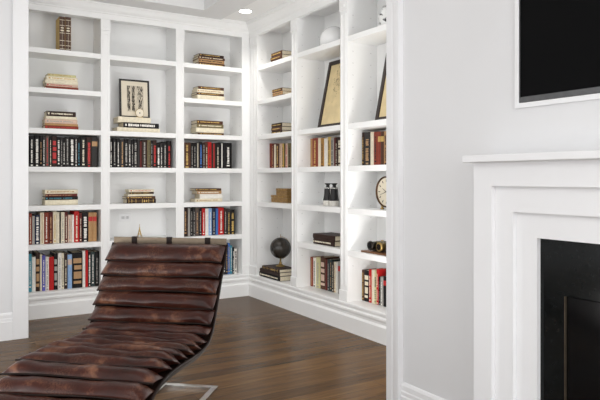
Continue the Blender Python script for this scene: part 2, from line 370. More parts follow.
# --- left bookcase, left bay
row('L', "left bay's top-shelf pair", 'pair of old books on the top left shelf', 'B', 0.06, 0, 1, 47, [(59.3, 65.2, 'gold', 'Fd nc', 16.8), (65.3, 71.2, 'gold', 'Fd nc', 17.2)], dp=0.17)
stack('L', "left bay's upper stack", 'upper stack in the left bay', 'C', 0.07, [(46, 78.5, 3.0, 'brick red', ''), (46.5, 78, 2.8, 'pink', 'tr'), (45.5, 78, 3.6, 'cream', ''), (46.5, 77.5, 3.6, 'cream', 'tg'), (48, 76, 2.6, 'pale green', 'to')])
stack('L', "left bay's second stack", 'second stack in the left bay', 'D', 0.07, [(45, 78.5, 3.6, 'brick red', 'tr'), (45, 78, 2.2, 'tan', ''), (45, 77.5, 4.2, 'pink', 'te'), (46, 77, 3.0, 'cream', ''), (47, 76, 5.0, 'dark brown', 'tc')])
EY = 136.5
row('L', "left bay's black row", 'black books in the left bay', 'E', 0.05, 26, 7.69, 165, [
    (24, 65, 'black', 'tw', 136), (65, 105, 'black', 'Bw', 135.5), (105, 126, 'black', 'to', 135.7), (126, 150, 'charcoal', 'tw', 135.7), (150, 178, 'grey-brown', 'tr', 135.5),
    (178, 200, 'black', 'tc', 137), (200, 238, 'dark brown', 'Pr', 136), (238, 265, 'black', 'Bw', 137), (265, 283, 'charcoal', 'te', 137.5), (283, 303, 'black', 'tw', 137.5),
    (303, 335, 'charcoal', 'te', 137), (335, 375, 'black', 'Bw', 137), (375, 396, 'charcoal', 'tw', 137), (396, 418, 'black', 'tt', 138), (418, 465, 'black', 'tc', 136.8), (465, 505, 'dark brown', 'Br', 137.2), (505, 552, 'charcoal', 'Lo', 137.4)])
stack('L', "left bay's lower stack", 'lower stack in the left bay', 'F', 0.07, [(45, 78, 5.2, 'cream', ''), (45.5, 78, 3.2, 'black', 'tt'), (45.5, 77.5, 2.8, 'maroon', 'to'), (45, 78, 4.0, 'cream', 'to')])
row('L', "left bay's upper coloured row", 'coloured books in the left bay', 'G', 0.05, 26, 7.69, 243, [
    (22, 46, 'brick red', 'tc', 213.5), (46, 68, 'grey', '', 216), (68, 108, 'navy', 'Bw', 215), (108, 140, 'cream', 'So', 212.6), (140, 175, 'brick red', 'tw', 212.6), (175, 207, 'maroon', 'to', 212.3),
    (207, 237, 'cream', 'tg', 211.3), (237, 258, 'cream', '', 212.2), (258, 268, 'black', '', 212), (268, 298, 'cream', 'te', 212.3), (298, 322, 'maroon', 'tc', 212), (322, 353, 'pink', 'te', 215),  # plain black entry is the shaded gap between cream books, filled with dark colour
    (353, 370, 'white', '', 215), (370, 410, 'red', 'tc', 211.3), (410, 432, 'maroon', 'tc', 213), (432, 480, 'black', 'Bw', 212.5), (480, 514, 'tan', 'Lr', 212.6), (514, 545, 'tan', 'Lr', 212.6)])
row('L', "left bay's lowest row", 'books on the lowest shelf of the left bay', 'H', 0.05, 26, 7.69, 290, [
    (18, 45, 'teal', 'tw', 254), (45, 75, 'white', '', 257), (75, 108, 'dark brown', 'Po', 253), (108, 123, 'cream', '', 254.5), (123, 150, 'purple', 'tw', 255.5), (150, 178, 'white', 'te', 257),
    (178, 215, 'red', '', 257), (215, 245, 'black', 'Pe', 253.5), (245, 275, 'white', 'te', 253), (275, 293, 'cream', 'tk', 253.4), (293, 320, 'dark brown', 'tc', 253.4), (320, 355, 'pale blue', 'Lp', 254.7),
    (355, 435, 'black', 'Po', 252.7), (435, 457, 'white', '', 250.8), (457, 478, 'red', '', 250.6), (478, 500, 'black', 'Bw', 251.5), (500, 530, 'slate green', 'tw', 252), (530, 562, 'black', 'te', 251.5)], dp=0.21)
# --- left bookcase, middle bay
zp = stack('L', 'stack under framed print', 'books under the framed print', 'D', 0.06, [(117.5, 160, 4.5, 'cream', ''), (123.5, 159, 5.0, 'black', 'Bw'), (118.5, 151, 5.6, 'cream', '')], dp=0.19)
row('L', "middle bay's black row", 'black books in the middle bay', 'E', 0.05, 106, 8.1, 166, [
    (28, 55, 'black', 'tw', 138.2), (55, 85, 'black', 'te', 138.2), (85, 115, 'black', 'tw', 138.5), (115, 150, 'charcoal', 'to', 139.3), (150, 180, 'black', 'Be', 139), (180, 205, 'charcoal', 'tw', 139),
    (205, 225, 'black', 'te', 140.3), (225, 255, 'black', 'Be', 139.3), (255, 275, 'charcoal', '', 139.3), (275, 290, 'maroon', '', 141.5), (290, 335, 'dark brown', 'te', 140), (335, 362, 'olive', 'tk', 140),
    (362, 380, 'black', 'te', 140.5), (380, 412, 'dark brown', 'Br', 140.2), (412, 440, 'black', 'Bw', 143.5), (440, 460, 'charcoal', 'tw', 143), (460, 498, 'black', 'te', 142), (498, 528, 'black', 'Br', 141)])
stack('L', "middle bay's lower stack", 'lower stack in the middle bay', 'F', 0.08, [(127, 156, 4.4, 'dark brown', 'ng'), (126.5, 155.5, 2.6, 'brown', 'tg'), (128, 153, 2.2, 'cream', ''), (130, 154, 2.0, 'dark brown', 'tg'), (129, 154, 2.6, 'cream', 'tr')], dp=0.14)
# --- left bookcase, bay beside the corner
stack('L', 'topmost stack beside the corner', 'topmost stack beside the corner', 'B', 0.07, [(199, 225, 3.6, 'brown', 'tg'), (199, 224.5, 3.4, 'tan', 'tk'), (198.5, 225, 2.6, 'brown', 'tc'), (199.5, 224, 2.6, 'dark brown', 'tg')], dp=0.16)
stack('L', 'second stack beside the corner', 'second stack beside the corner', 'C', 0.07, [(197.5, 224.5, 5.0, 'cream', ''), (197, 224, 2.4, 'brown', 'tg'), (197.5, 224, 3.4, 'cream', 'to'), (198.5, 224, 2.8, 'brown', 'tg')], dp=0.16)
stack('L', 'third stack beside the corner', 'third stack beside the corner', 'D', 0.07, [(198, 224, 2.4, 'brown', 'tg'), (196.5, 224, 5.0, 'cream', ''), (197, 223.5, 3.8, 'olive', 'tc'), (197, 223, 3.4, 'brown', 'tg')], dp=0.16)
row('L', 'dark row beside the corner', 'dark books beside the corner', 'E', 0.06, 180, 9.23, 167, [
    (30, 100, 'brown', 'tg', 142.5), (100, 125, 'black', 'te', 142.8), (125, 150, 'black', 'te', 142.8), (150, 180, 'charcoal', 'Sc', 142.5), (180, 208, 'black', 'Bb', 142), (208, 235, 'dark brown', 'te', 142.8),
    (235, 258, 'brown', 'tc', 142.6), (258, 292, 'red', 'tk', 142), (292, 335, 'dark brown', 'Sr', 142.8), (335, 365, 'black', 'tc', 142.8), (365, 410, 'black', 'Sw', 142.5), (410, 480, 'black', 'tw', 142.8)])
stack('L', "corner bay's lower stack", 'lower stack beside the corner', 'F', 0.08, [(195.5, 222.5, 3.2, 'cream', 'to'), (200, 222.5, 4.6, 'white', ''), (197.5, 221.5, 3.2, 'tan', 'tw'), (196, 221.5, 2.4, 'brown', 'tg')], dp=0.15)
row('L', 'coloured row beside the corner', 'coloured books beside the corner', 'G', 0.06, 180, 5.0, 235, [
    (14, 40, 'dark brown', 'to', 207.8), (40, 52, 'grey', '', 208.3), (52, 65, 'black', 'te', 208), (65, 78, 'charcoal', 'te', 208.4), (78, 95, 'grey-brown', 'to', 208), (95, 110, 'black', 'te', 208.4),
    (110, 127, 'red', 'tw', 208.4), (127, 144, 'white', '', 208.6), (144, 160, 'pale blue', 'tw', 208.4), (160, 180, 'navy', 'te', 208.2), (180, 192, 'blue', '', 208.6), (192, 220, 'red', 'tw', 207.6),
    (220, 236, 'dark brown', 'te', 208.4), (236, 253, 'charcoal', 'tg', 208.8), (253, 275, 'black', 'Bg', 209.6)])
row('L', 'lowest row behind the chair', 'lowest books beside the corner', 'H', 0.06, 180, 5.0, 274, [
    (200, 214, 'grey-brown', 'te', 243), (214, 229, 'charcoal', 'tw', 243), (229, 240, 'navy', 'tg', 243), (240, 251, 'blue', 'tg', 243.4), (251, 262, 'teal', 'tw', 245.5), (262, 272, 'black', 'tw', 247.5), (272, 286, 'white', 'Bk', 248.8)], dp=0.21)
# --- right bookcase, bay nearest the corner
def rstack(where, group, shelf, v, items, dp): return stack('R', where, group, shelf, v, items, dp)
rstack("far bay's topmost stack", 'topmost stack in the far bay', 'B', 0.09, [(270, 281, 4.4, 'brown', 'tg'), (270.3, 281.3, 4.0, 'brown', 'tg'), (270.6, 281, 4.0, 'brown', 'tg')], 0.17)
rstack("far bay's second stack", 'second stack in the far bay', 'C', 0.09, [(272, 282, 3.4, 'brown', 'tg'), (272.3, 282, 3.2, 'tan', 'tk'), (272, 281.6, 3.4, 'brown', 'tg')], 0.17)
rstack("far bay's third stack", 'third stack in the far bay', 'D', 0.09, [(271, 281, 3.6, 'dark brown', 'tg'), (271, 281, 3.8, 'brown', 'tg'), (271, 281, 3.8, 'dark brown', 'tg')], 0.17)
row('R', "far bay's brown row", 'brown books in the far bay', 'E', 0.13, 265, 7.5, 168, [
    (25, 48, 'brick red', 'tk', 143.5), (48, 65, 'maroon', 'to', 143.8), (65, 78, 'cream', '', 144.5), (78, 105, 'brown', 'tg', 144), (105, 125, 'pink', 'to', 143.5), (125, 142, 'gold', 'tk', 143.6), (142, 150, 'black', '', 143.4), (150, 168, 'pink', 'tr', 143.4), (168, 196, 'olive', 'tk', 143.2)], dp=0.145)
row('R', "middle bay's brown row", 'brown books under the leaning frame', 'E', 0.13, 265, 7.5, 168, [
    (326, 352, 'tan', '', 139), (352, 395, 'brick red', 'tg', 138.2), (395, 415, 'cream', '', 138), (415, 440, 'ochre', 'tk', 138.3), (440, 467, 'white', '', 138.6), (467, 490, 'gold', 'tk', 137), (490, 515, 'grey', 'tk', 137.3),
    (515, 527, 'maroon', '', 137.8), (527, 540, 'dark brown', 'tc', 138.4), (540, 575, 'dark brown', 'Bc', 137)], dp=0.145)
row('R', "near bay's brown row", 'brown books by the opening', 'E', 0.13, 340, 6.667, 166, [
    (136, 160, 'dark brown', 'tg', 132.5), (160, 200, 'charcoal', 'Bo', 132.3), (200, 222, 'cream', '', 132), (222, 250, 'brick red', 'tk', 131.8), (250, 268, 'brick red', 'Lg', 131.8), (268, 290, 'brown', 'Lg', 131.6), (290, 315, 'tan', 'tk', 131.4), (315, 340, 'brown', 'tg', 131)], dp=0.145)
row('R', "middle bay's lowest row", 'lowest books in the middle bay', 'H', 0.13, 305, 8.0, 290, [
    (38, 62, 'brick red', 'So', 257.2), (62, 85, 'white', 'tk', 258), (85, 120, 'pale green', 'te', 257.6), (120, 160, 'brown', 'Pp', 257.2), (160, 176, 'maroon', '', 260), (176, 196, 'slate green', 'te', 259.4), (196, 215, 'slate green', 'to', 259.8),
    (215, 228, 'dark brown', 'tc', 262), (228, 245, 'cream', 'to', 262), (245, 260, 'white', '', 262.2), (260, 280, 'grey', 'Lr', 261.5)], dp=0.145)
row('R', "near bay's lowest row", 'lowest books in the near bay', 'H', 0.13, 355, 6.667, 300, [
    (42, 60, 'brown', 'tg', 270), (60, 90, 'black', 'Pc', 270.5), (90, 108, 'red', 'tc', 269.8), (108, 128, 'cream', '', 270), (128, 140, 'pale green', 'Bk', 270.5), (140, 155, 'red', 'tc', 269.5), (155, 166, 'black', 'te', 277),
    (166, 186, 'grey', 'tw', 277), (186, 206, 'black', 'Lr', 276.5), (206, 232, 'olive', 'tc', 271)], dp=0.145)

# --- right bookcase, pieces on the shelves
def rthing(name, label, cat, px, py, v, z, rz=0.0, group=None):
    u = at('R', px, py, v)[0]
    return thing(name, label, cat, wpos('R', u, v, z), wrot('R')+rz, group)
OLD = mat('marbled_old_leather', (150, 116, 66), 0.5, 0.35, 55)
for i, (p0, p1, hh, lab) in enumerate(((271, 287, 0.066, 'long low tan leather-covered box under a shorter one'), (276, 287, 0.064, 'short tan leather-covered box lying on a longer one'))):
    a, b = at('R', p0, 200, 0.09)[0], at('R', p1, 200, 0.09)[0]
    t = thing('keepsake_box', lab, 'box', wpos('R', (a+b)/2, 0.09, TOP['F']+0.0003+i*0.0665), wrot('R'), 'tan boxes in the far bay')
    L2 = (b-a)/2
    MB().box(-L2, L2, 0, 0.15, 0, hh*0.62, 0.004).build('box_body', OLD, t)
    MB().box(-L2-0.002, L2+0.002, -0.002, 0.152, hh*0.64, hh, 0.004).build('lid', OLD, t)
    mb = MB()
    for x in (-L2*0.5, 0, L2*0.5): mb.box(x-0.006, x+0.006, -0.0035, -0.0015, hh*0.66, hh*0.96)
    mb.build('clasps', BRASS, t)
zg = rstack('pile under globe', 'books under the globe', 'H', 0.006, [(258.8, 279, 4.8, 'black', 'tc'), (259.5, 279, 3.6, 'dark brown', ''), (262, 279, 3.2, 'dark brown', 'ng')], 0.19)
# globe
u, z, s = at('R', 280.5, 248, 0.13)
t = thing('desk_globe', 'dark desk globe on a brass stand atop three stacked books', 'globe', wpos('R', u, 0.13, zg), wrot('R'))
GR = 0.098; gz = max(z-zg, GR+0.05)
gm = mat('dark_map_globe', (20, 19, 19), 0.25, 0.2, 7, rgb2=(78, 72, 64))
g = MB().ball((0, 0, gz), GR, 32, 20).build('sphere', gm, t, True)
MB().tube([(0, 0, gz+GR-0.004), (0, 0, gz+GR+0.026)], 0.0022).ball((0, 0, gz+GR+0.024), 0.004, 8, 6).build('axis_pin', BRASS, g, True)
mb = MB().lathe([(0.045, 0), (0.045, 0.006), (0.030, 0.010), (0.018, 0.018), (0.010, 0.032), (0.014, 0.037), (0.008, 0.042), (0.008, gz-GR+0.004)], 20)
mb.build('stand', BRASS, t, True)
ring = [(0, (GR+0.006)*math.sin(a), gz-(GR+0.006)*math.cos(a)) for a in [k*PI/24 for k in range(25)]]
MB().tube(ring, 0.0025, 6).build('meridian_arc', BRASS, t, True)
# dome on the top shelf
u, z, s = at('R', 333.5, 30, 0.14)
t = thing('dome_cover', 'white dome standing on the top shelf above the leaning frame', 'dome', wpos('R', u, 0.14, TOP['B']), wrot('R'))
RDM = 0.112
prof = [(RDM, 0.012), (RDM, 0.06)] + [(RDM*math.cos(a), 0.06+RDM*math.sin(a)) for a in [k*PI/20 for k in range(1, 10)]] + [(0.001, 0.06+RDM)]
fm = mat('milky_glass', (242, 242, 242), 0.12, 0.01, 10, coat=0.3)
MB().lathe([(RDM-0.006, 0.012)]+prof, 32).build('bell', fm, t, True)
MB().lathe([(RDM+0.006, 0), (RDM+0.008, 0.006), (RDM+0.004, 0.012)], 32).build('foot_ring', WHITE, t, True)
# leaning frames
def leaning_frame(px0, ybot, ytop, uw, vfoot, label, art):
    u0, _, s = at('R', px0, ybot, vfoot)
    t = thing('picture_frame', label, 'picture', wpos('R', u0, vfoot, TOP['D']+0.0005), wrot('R'), 'leaning pictures on the right bookcase')
    vt = DEP-0.022; zt = min(at('R', px0+8, ytop, vt)[1], ZS['B']-0.034)-TOP['D']
    t.location.z += 0.006
    ln = math.hypot(zt, vt-vfoot); lean = math.atan2(vt-vfoot, zt)
    t.rotation_euler = (-lean, 0, wrot('R'))
    t.rotation_mode = 'XYZ'
    fw = 0.034
    MB().box(0, fw, 0, 0.02, 0, ln, 0.003).box(uw-fw, uw, 0, 0.02, 0, ln, 0.003).box(fw, uw-fw, 0, 0.02, 0, fw, 0.003).box(fw, uw-fw, 0, 0.02, ln-fw, ln, 0.003).build('frame', FRAMEW, t)
    MB().box(fw-0.003, uw-fw+0.003, 0.010, 0.013, fw-0.003, ln-fw+0.003).build('sheet', mat('aged_sheet', (226, 205, 158), 0.7, 0.09, 12), t)
    mb = MB(); mb.box(fw, uw-fw, 0.013, 0.018, fw, ln-fw)
    mb.build('backing', FRAMEW, t)
    if art:
        rng = random.Random(5); mb = MB()
        for k in range(70):
            cu, cz = uw*(0.52+rng.gauss(0, .11)), ln*(0.66+rng.gauss(0, .09)); L = rng.uniform(.008, .03)
            if rng.random() < .5: mb.box(cu, cu+L, 0.0092, 0.0100, cz, cz+0.0022)
            else: mb.box(cu, cu+0.0022, 0.0092, 0.0100, cz, cz+L)
        mb.build('drawing', mat('faded_ink', (120, 100, 78), 0.8, 0.15, 40), t)
    return t
leaning_frame(317.0, 126.5, 58, 0.36, 0.135, 'dark-framed drawing on yellowed paper leaning in the middle of the right bookcase', True)
leaning_frame(374.3, 121, 44, 0.36, 0.135, 'dark-framed yellowed picture leaning beside the opening, nearest to us', False)
# binoculars
u, z, s = at('R', 331, 205, 0.13)
t = thing('opera_binoculars', 'pair of black and white binoculars standing upright on the shelf', 'binoculars', wpos('R', u, 0.13, TOP['F']), wrot('R'))
BLK = mat('black_leatherette', (24, 23, 24), 0.45, 0.25, 60); IVORY = mat('ivory_enamel', (226, 222, 214), 0.3, 0.04, 30)
for sx in (-0.046, 0.046):
    b = MB().lathe([(0.038, 0.042), (0.040, 0.046), (0.036, 0.060), (0.031, 0.10), (0.030, 0.135), (0.030, 0.145)], 20, (sx, 0, 0)).build('barrel', BLK, t, True)
    MB().lathe([(0.038, 0), (0.040, 0.004), (0.040, 0.020), (0.037, 0.022), (0.040, 0.024), (0.040, 0.042)], 20, (sx, 0, 0)).build('objective_ring', IVORY, b, True)
    MB().lathe([(0.024, 0.145), (0.014, 0.158), (0.014, 0.168), (0.026, 0.180), (0.028, 0.184)], 20, (sx, 0, 0)).build('eyepiece', BLK, b, True)
    MB().lathe([(0.031, 0.140), (0.032, 0.142), (0.032, 0.148), (0.030, 0.150)], 20, (sx, 0, 0)).build('chrome_band', CHROME, b, True)
MB().box(-0.03, 0.03, -0.008, 0.008, 0.07, 0.078).box(-0.03, 0.03, -0.008, 0.008, 0.12, 0.128).lathe([(0.008, 0.05), (0.008, 0.14), (0.013, 0.142), (0.013, 0.152)], 14).build('bridge', CHROME, t)
# two books lying on the shelf above the lowest row
stack('R', 'pair under the binoculars', 'two books lying under the binoculars', 'G', 0.05, [(313, 334, 5.4, 'dark brown', 'tc'), (312.3, 334, 5.0, 'dark brown', '')], dp=0.20)
# mantel clock
u, z, s = at('R', 386.5, 191, 0.10)
t = thing('desk_clock', 'round desk clock with dark brass rim and cream dial', 'clock', wpos('R', u, 0.10, TOP['F']), wrot('R'))
R0 = 0.112; cz = R0+0.016
MB().lathe([(R0-0.012, 0.0015), (R0-0.010, -0.010), (R0-0.004, -0.013), (R0, -0.008), (R0, 0.034), (R0-0.006, 0.040), (0.001, 0.040)], 40, (0, 0, cz), 'y').build('case', mat('bronze', (82, 60, 40), 0.35, 0.25, 40, metal=0.8), t, True)
dl = MB().lathe([(0.001, -0.001), (R0-0.011, -0.001), (R0-0.011, 0.002), (0.001, 0.002)], 40, (0, 0, cz), 'y').build('dial', mat('clock_dial', (232, 222, 200), 0.6, 0.04, 10), t)
mb = MB()
for k in range(12):
    a = k*PI/6
    d = Vector((math.sin(a), 0, math.cos(a))); n = Vector((math.cos(a), 0, -math.sin(a)))
    q = [(d*r+n*w_) for r, w_ in ((.070, -.003), (.088, -.003), (.088, .003), (.070, .003))]
    mb.prism(q, lambda p: (p.x, -0.0012, cz+p.z), lambda p: (p.x, -0.0024, cz+p.z))
mb.build('hour_marks', INK, dl)
mb = MB()
for a, ln, wd in ((-1.05, 0.05, 0.003), (-1.9, 0.078, 0.0022)):
    d = Vector((math.sin(a), 0, math.cos(a))); n = Vector((math.cos(a), 0, -math.sin(a)))
    q = [-d*0.01-n*wd, d*ln-n*wd*.3, d*ln+n*wd*.3, -d*0.01+n*wd]
    mb.prism(q, lambda p: (p.x, -0.003, cz+p.z), lambda p: (p.x, -0.0042, cz+p.z))
mb.build('hands', INK, dl)
for sx in (-0.062, 0.062):
    MB().lathe([(0.013, 0), (0.015, 0.006), (0.008, 0.014), (0.012, 0.026), (0.006, 0.034)], 14, (sx, 0.012, 0)).build('foot', BRASS, t, True)
# instrument on a board
u, z, s = at('R', 375, 252, 0.09)
t0 = tag(MB().box(-0.10, 0.24, -0.055, 0.10, 0, 0.012, 0.003).build('wooden_board', mat('walnut_board', (120, 82, 52), 0.45, 0.2, 20), None, loc=wpos('R', u, 0.09, TOP['G']+0.0003)), 'thin brown wooden board on shelf under brass instrument', 'board')
t0.rotation_euler = (0, 0, wrot('R'))
t = thing('antique_instrument', 'small antique brass and dark metal viewer resting on a wooden board', 'instrument', wpos('R', u, 0.09, TOP['G']+0.0126), wrot('R'))
OLV = mat('olive_metal', (92, 86, 62), 0.4, 0.25, 40, metal=0.4)
MB().box(0.0, 0.19, -0.005, 0.075, 0.012, 0.074, 0.010).build('housing', OLV, t)
for k, x in enumerate((-0.018, 0.085)):
    b = MB().lathe([(0.024, -0.052), (0.033, -0.050), (0.033, -0.038), (0.029, -0.034), (0.029, 0.0)], 24, (x+0.02, 0, 0.042), 'y').build('lens_barrel', BRASS if k else DARKMETAL, t, True)
    MB().lathe([(0.001, -0.053), (0.022, -0.053), (0.022, -0.048), (0.001, -0.048)], 24, (x+0.02, 0, 0.042), 'y').build('lens', BLACKGLOSS, b)
MB().box(-0.045, 0.0, 0.002, 0.06, 0.006, 0.058, 0.008).build('end_housing', DARKMETAL, t)
MB().lathe([(0.014, 0.074), (0.014, 0.082), (0.010, 0.086)], 16, (0.14, 0.035, 0)).lathe([(0.010, 0.074), (0.010, 0.08)], 16, (0.04, 0.035, 0)).build('knobs', BRASS, t)
MB().box(-0.03, 0.17, 0.0, 0.06, 0, 0.012).build('foot_rail', DARKMETAL, t)
# patterned jar on the top shelf by the opening
u, z, s = at('R', 386.5, 15, 0.12)
t = thing('patterned_jar', 'small black and white patterned jar on the top shelf beside opening', 'jar', wpos('R', u, 0.12, TOP['B']), wrot('R'))
jm = mat('blotched_glaze', (28, 28, 30), 0.25, 0.1, 26, rgb2=(238, 238, 236)); 
for n in jm.node_tree.nodes:
    if n.type == 'VALTORGB': n.color_ramp.elements[0].position = 0.42; n.color_ramp.elements[1].position = 0.46
MB().lathe([(0.032, 0), (0.036, 0.006), (0.055, 0.05), (0.058, 0.085), (0.046, 0.125), (0.030, 0.14), (0.032, 0.15)], 24).build('jar_body', jm, t, True)
MB().lathe([(0.034, 0.15), (0.034, 0.156), (0.022, 0.172), (0.008, 0.178), (0.011, 0.188), (0.001, 0.196)], 24).build('lid', jm, t, True)

# --- middle bay of the left bookcase: framed print, disc, ornament, outlet
u0 = at('L', 120.0, 100, 0.13)[0]; u1 = at('L', 150.0, 100, 0.13)[0]
t = thing('framed_print', 'black-framed print of dark tree-like forms standing on stacked books', 'picture', (u0, 0.13, zp+0.0004), 0)
wd = u1-u0; ht = at('L', 120, 78, 0.13)[1]-zp; fw = 0.016
t.rotation_euler = (math.radians(-4.0), 0, 0)
MB().box(0, fw, 0, 0.018, 0, ht, 0.002).box(wd-fw, wd, 0, 0.018, 0, ht, 0.002).box(fw, wd-fw, 0, 0.018, 0, fw, 0.002).box(fw, wd-fw, 0, 0.018, ht-fw, ht, 0.002).build('frame', mat('black_frame', (26, 22, 20), 0.35, 0.2, 30), t)
MB().box(fw-0.003, wd-fw+0.003, 0.006, 0.010, fw-0.003, ht-fw+0.003).build('mount', mat('print_mount', (226, 216, 196), 0.8, 0.03, 20), t)
MB().box(wd*0.24, wd*0.80, 0.0045, 0.0062, ht*0.16, ht*0.84).build('print_sheet', mat('print_sheet', (206, 196, 176), 0.8, 0.1, 30), t)
mb = MB(); rng = random.Random(11)
for cx, hw in ((0.30, 0.05), (0.45, 0.05), (0.68, 0.10)):
    for k in range(150):
        zz = rng.uniform(0.17, 0.81); spread = hw*(0.5+0.6*(zz if cx > .6 else 0.7)); x = cx+rng.uniform(-spread, spread)
        L = rng.uniform(0.02, 0.075)*ht
        mb.box(wd*x, wd*x+rng.uniform(0.0012, 0.0035), 0.0036, 0.0044, ht*zz, min(ht*zz+L, ht*0.835))
mb.build('drawing', INK, t)
MB().box(0.004, wd-0.004, 0.018, 0.021, 0.004, ht-0.004).build('backing', FRAMEW, t)
ud = at('L', 139.3, 109, 0.10)[0]
t = thing('round_disc_ornament', 'small pale round dial propped in front of the framed print', 'ornament', (ud, 0.088, zp+0.0004), 0)
MB().lathe([(0.001, -0.004), (0.032, -0.004), (0.036, -0.002), (0.036, 0.006), (0.001, 0.006)], 32, (0, 0, 0.041), 'y').build('disc', mat('pale_dial', (236, 226, 206), 0.4, 0.03, 20), t)
r_ = [(0.037*math.cos(k*PI/16), 0.001, 0.041+0.037*math.sin(k*PI/16)) for k in range(33)]
MB().tube(r_, 0.0028, 6).build('rim', BRASS, t, True)
MB().box(-0.004, 0.004, -0.0052, -0.004, 0.036, 0.046).build('centre_mark', INK, t)
MB().lathe([(0.009, 0), (0.009, 0.004), (0.004, 0.006)], 12, (-0.022, 0, 0)).lathe([(0.009, 0), (0.009, 0.004), (0.004, 0.006)], 12, (0.022, 0, 0)).box(-0.022, 0.022, -0.003, 0.003, 0.001, 0.006).build('stand', BRASS, t)
uo = at('L', 139.6, 232, 0.14)[0]
t = thing('brass_ornament', 'slim brass spire ornament on the shelf behind the chair headrest', 'ornament', (uo, 0.14, TOP['G']+0.0005), 0)
MB().box(-0.026, 0.026, -0.026, 0.026, 0, 0.008, 0.002).build('base', BRASS, t)
mb = MB()
for sx in (-1, 1):
    for sy in (-1, 1):
        mb.tube([(sx*0.020, sy*0.020, 0.006), (sx*0.011, sy*0.011, 0.035), (sx*0.005, sy*0.005, 0.062), (0, 0, 0.102)], 0.0028, 6)
for zz, r in ((0.034, 0.014), (0.06, 0.009)): mb.box(-r, r, -r, r, zz, zz+0.005)
mb.build('spire', BRASS, t)
MB().tube([(0, 0, 0.098), (0, 0, 0.122)], 0.002, 6).ball((0, 0, 0.122), 0.003, 8, 6).build('finial', BRASS, t)
def outlet(name, label, loc, rz, horizontal):
    t = thing(name, label, 'outlet', loc, rz)
    hw, hh = (0.058, 0.036) if horizontal else (0.036, 0.058)
    MB().box(-hw, hw, -0.006, 0, -hh, hh, 0.002).build('plate', mat('outlet_plastic', (240, 240, 240), 0.3, 0.01, 10), t)
    for s in (-1, 1):
        cx, cz = (s*0.02, 0) if horizontal else (0, s*0.02)
        r = MB().box(cx-0.015, cx+0.015, -0.0085, -0.006, cz-0.013, cz+0.013, 0.002).build('receptacle', mat('outlet_socket', (214, 214, 214), 0.35, 0.02, 10), t)
        mb = MB()
        for d in (-0.005, 0.005):
            if horizontal: mb.box(cx-0.004, cx+0.004, -0.0092, -0.0084, cz+d-0.0012, cz+d+0.0012)
            else: mb.box(cx+d-0.0012, cx+d+0.0012, -0.0092, -0.0084, cz-0.004, cz+0.004)
        mb.build('slots', HOLE, r)
uo, zo, _ = at('L', 125, 217.5, DEP)
outlet('wall_outlet', 'white outlet set sideways in the back of the middle bay', (uo, DEP, zo), 0, True)

# ------------------------------------------------------------------ fireplace, television, downlight
t = thing('fireplace_surround', 'white stepped fireplace surround with shelf and black stone inset', 'fireplace', (XW, -4.60, 0), 0)
def fp(mb, x0, x1, y0, y1, z0, z1, bev=0.0): return mb.box(x0-XW, x1-XW, y0+4.60, y1+4.60, z0, z1, bev)
YC = -4.60
def ring_box(mb, x0, x1, yo, zo, yi, zi):       # a frame open at the floor, symmetric about the hearth centre
    yo2, yi2 = 2*YC-yo, 2*YC-yi
    fp(mb, x0, x1, yo, yi, 0, zo); fp(mb, x0, x1, yi2, yo2, 0, zo); fp(mb, x0, x1, yi2, yi, zi, zo); return mb
ring_box(MB(), -0.93, XW-0.0005, -3.73, 1.200, -3.816, 1.112).build('outer_frame', TRIMW, t)
ring_box(MB(), -0.912, XW-0.0005, -3.816, 1.112, -3.897, 1.020).build('middle_frame', TRIMW, t)
ring_box(MB(), -0.894, XW-0.0005, -3.897, 1.020, -3.985, 0.933).build('inner_frame', TRIMW, t)
fp(MB(), -0.962, XW-0.0005, -3.702, -5.498, 1.200, 1.226, 0.003).build('mantel_shelf', TRIMW, t)
mb = MB(); fp(mb, -0.876, XW-0.0005, -3.985, 2*YC+3.985, 0.748, 0.933); mb.build('stone_lintel', GRANITE, t)
for a, b in ((-3.985, FY0), (FY1, 2*YC+3.985)): fp(MB(), -0.876, XW-0.0005, a, b, 0, 0.7475).build('stone_jamb', GRANITE, t)
SOOT = mat('firebox_black', (14, 14, 14), 0.6, 0.3, 30)
mb = MB(); fp(mb, -0.66, -0.655, FY0, FY1, 0.0, FZ); fp(mb, -0.86, -0.66, FY0, FY0-0.004, 0, FZ); fp(mb, -0.86, -0.66, FY1+0.004, FY1, 0, FZ); fp(mb, -0.86, -0.66, FY0, FY1, FZ-0.004, FZ-0.001); fp(mb, -0.86, -0.66, FY0, FY1, 0, 0.01)
fb = mb.build('firebox', SOOT, t)
mb = MB(); fp(mb, -0.874, -0.862, FY0, FY0-0.003, 0.01, FZ-0.004); fp(mb, -0.874, -0.862, FY1+0.003, FY1, 0.01, FZ-0.004)
mb.build('metal_edge', STEEL, t)
mb = MB(); fp(mb, -0.866, -0.862, FY0-0.004, FY1+0.004, 0.01, FZ-0.005); mb.build('glass_front', BLACKGLOSS, t)

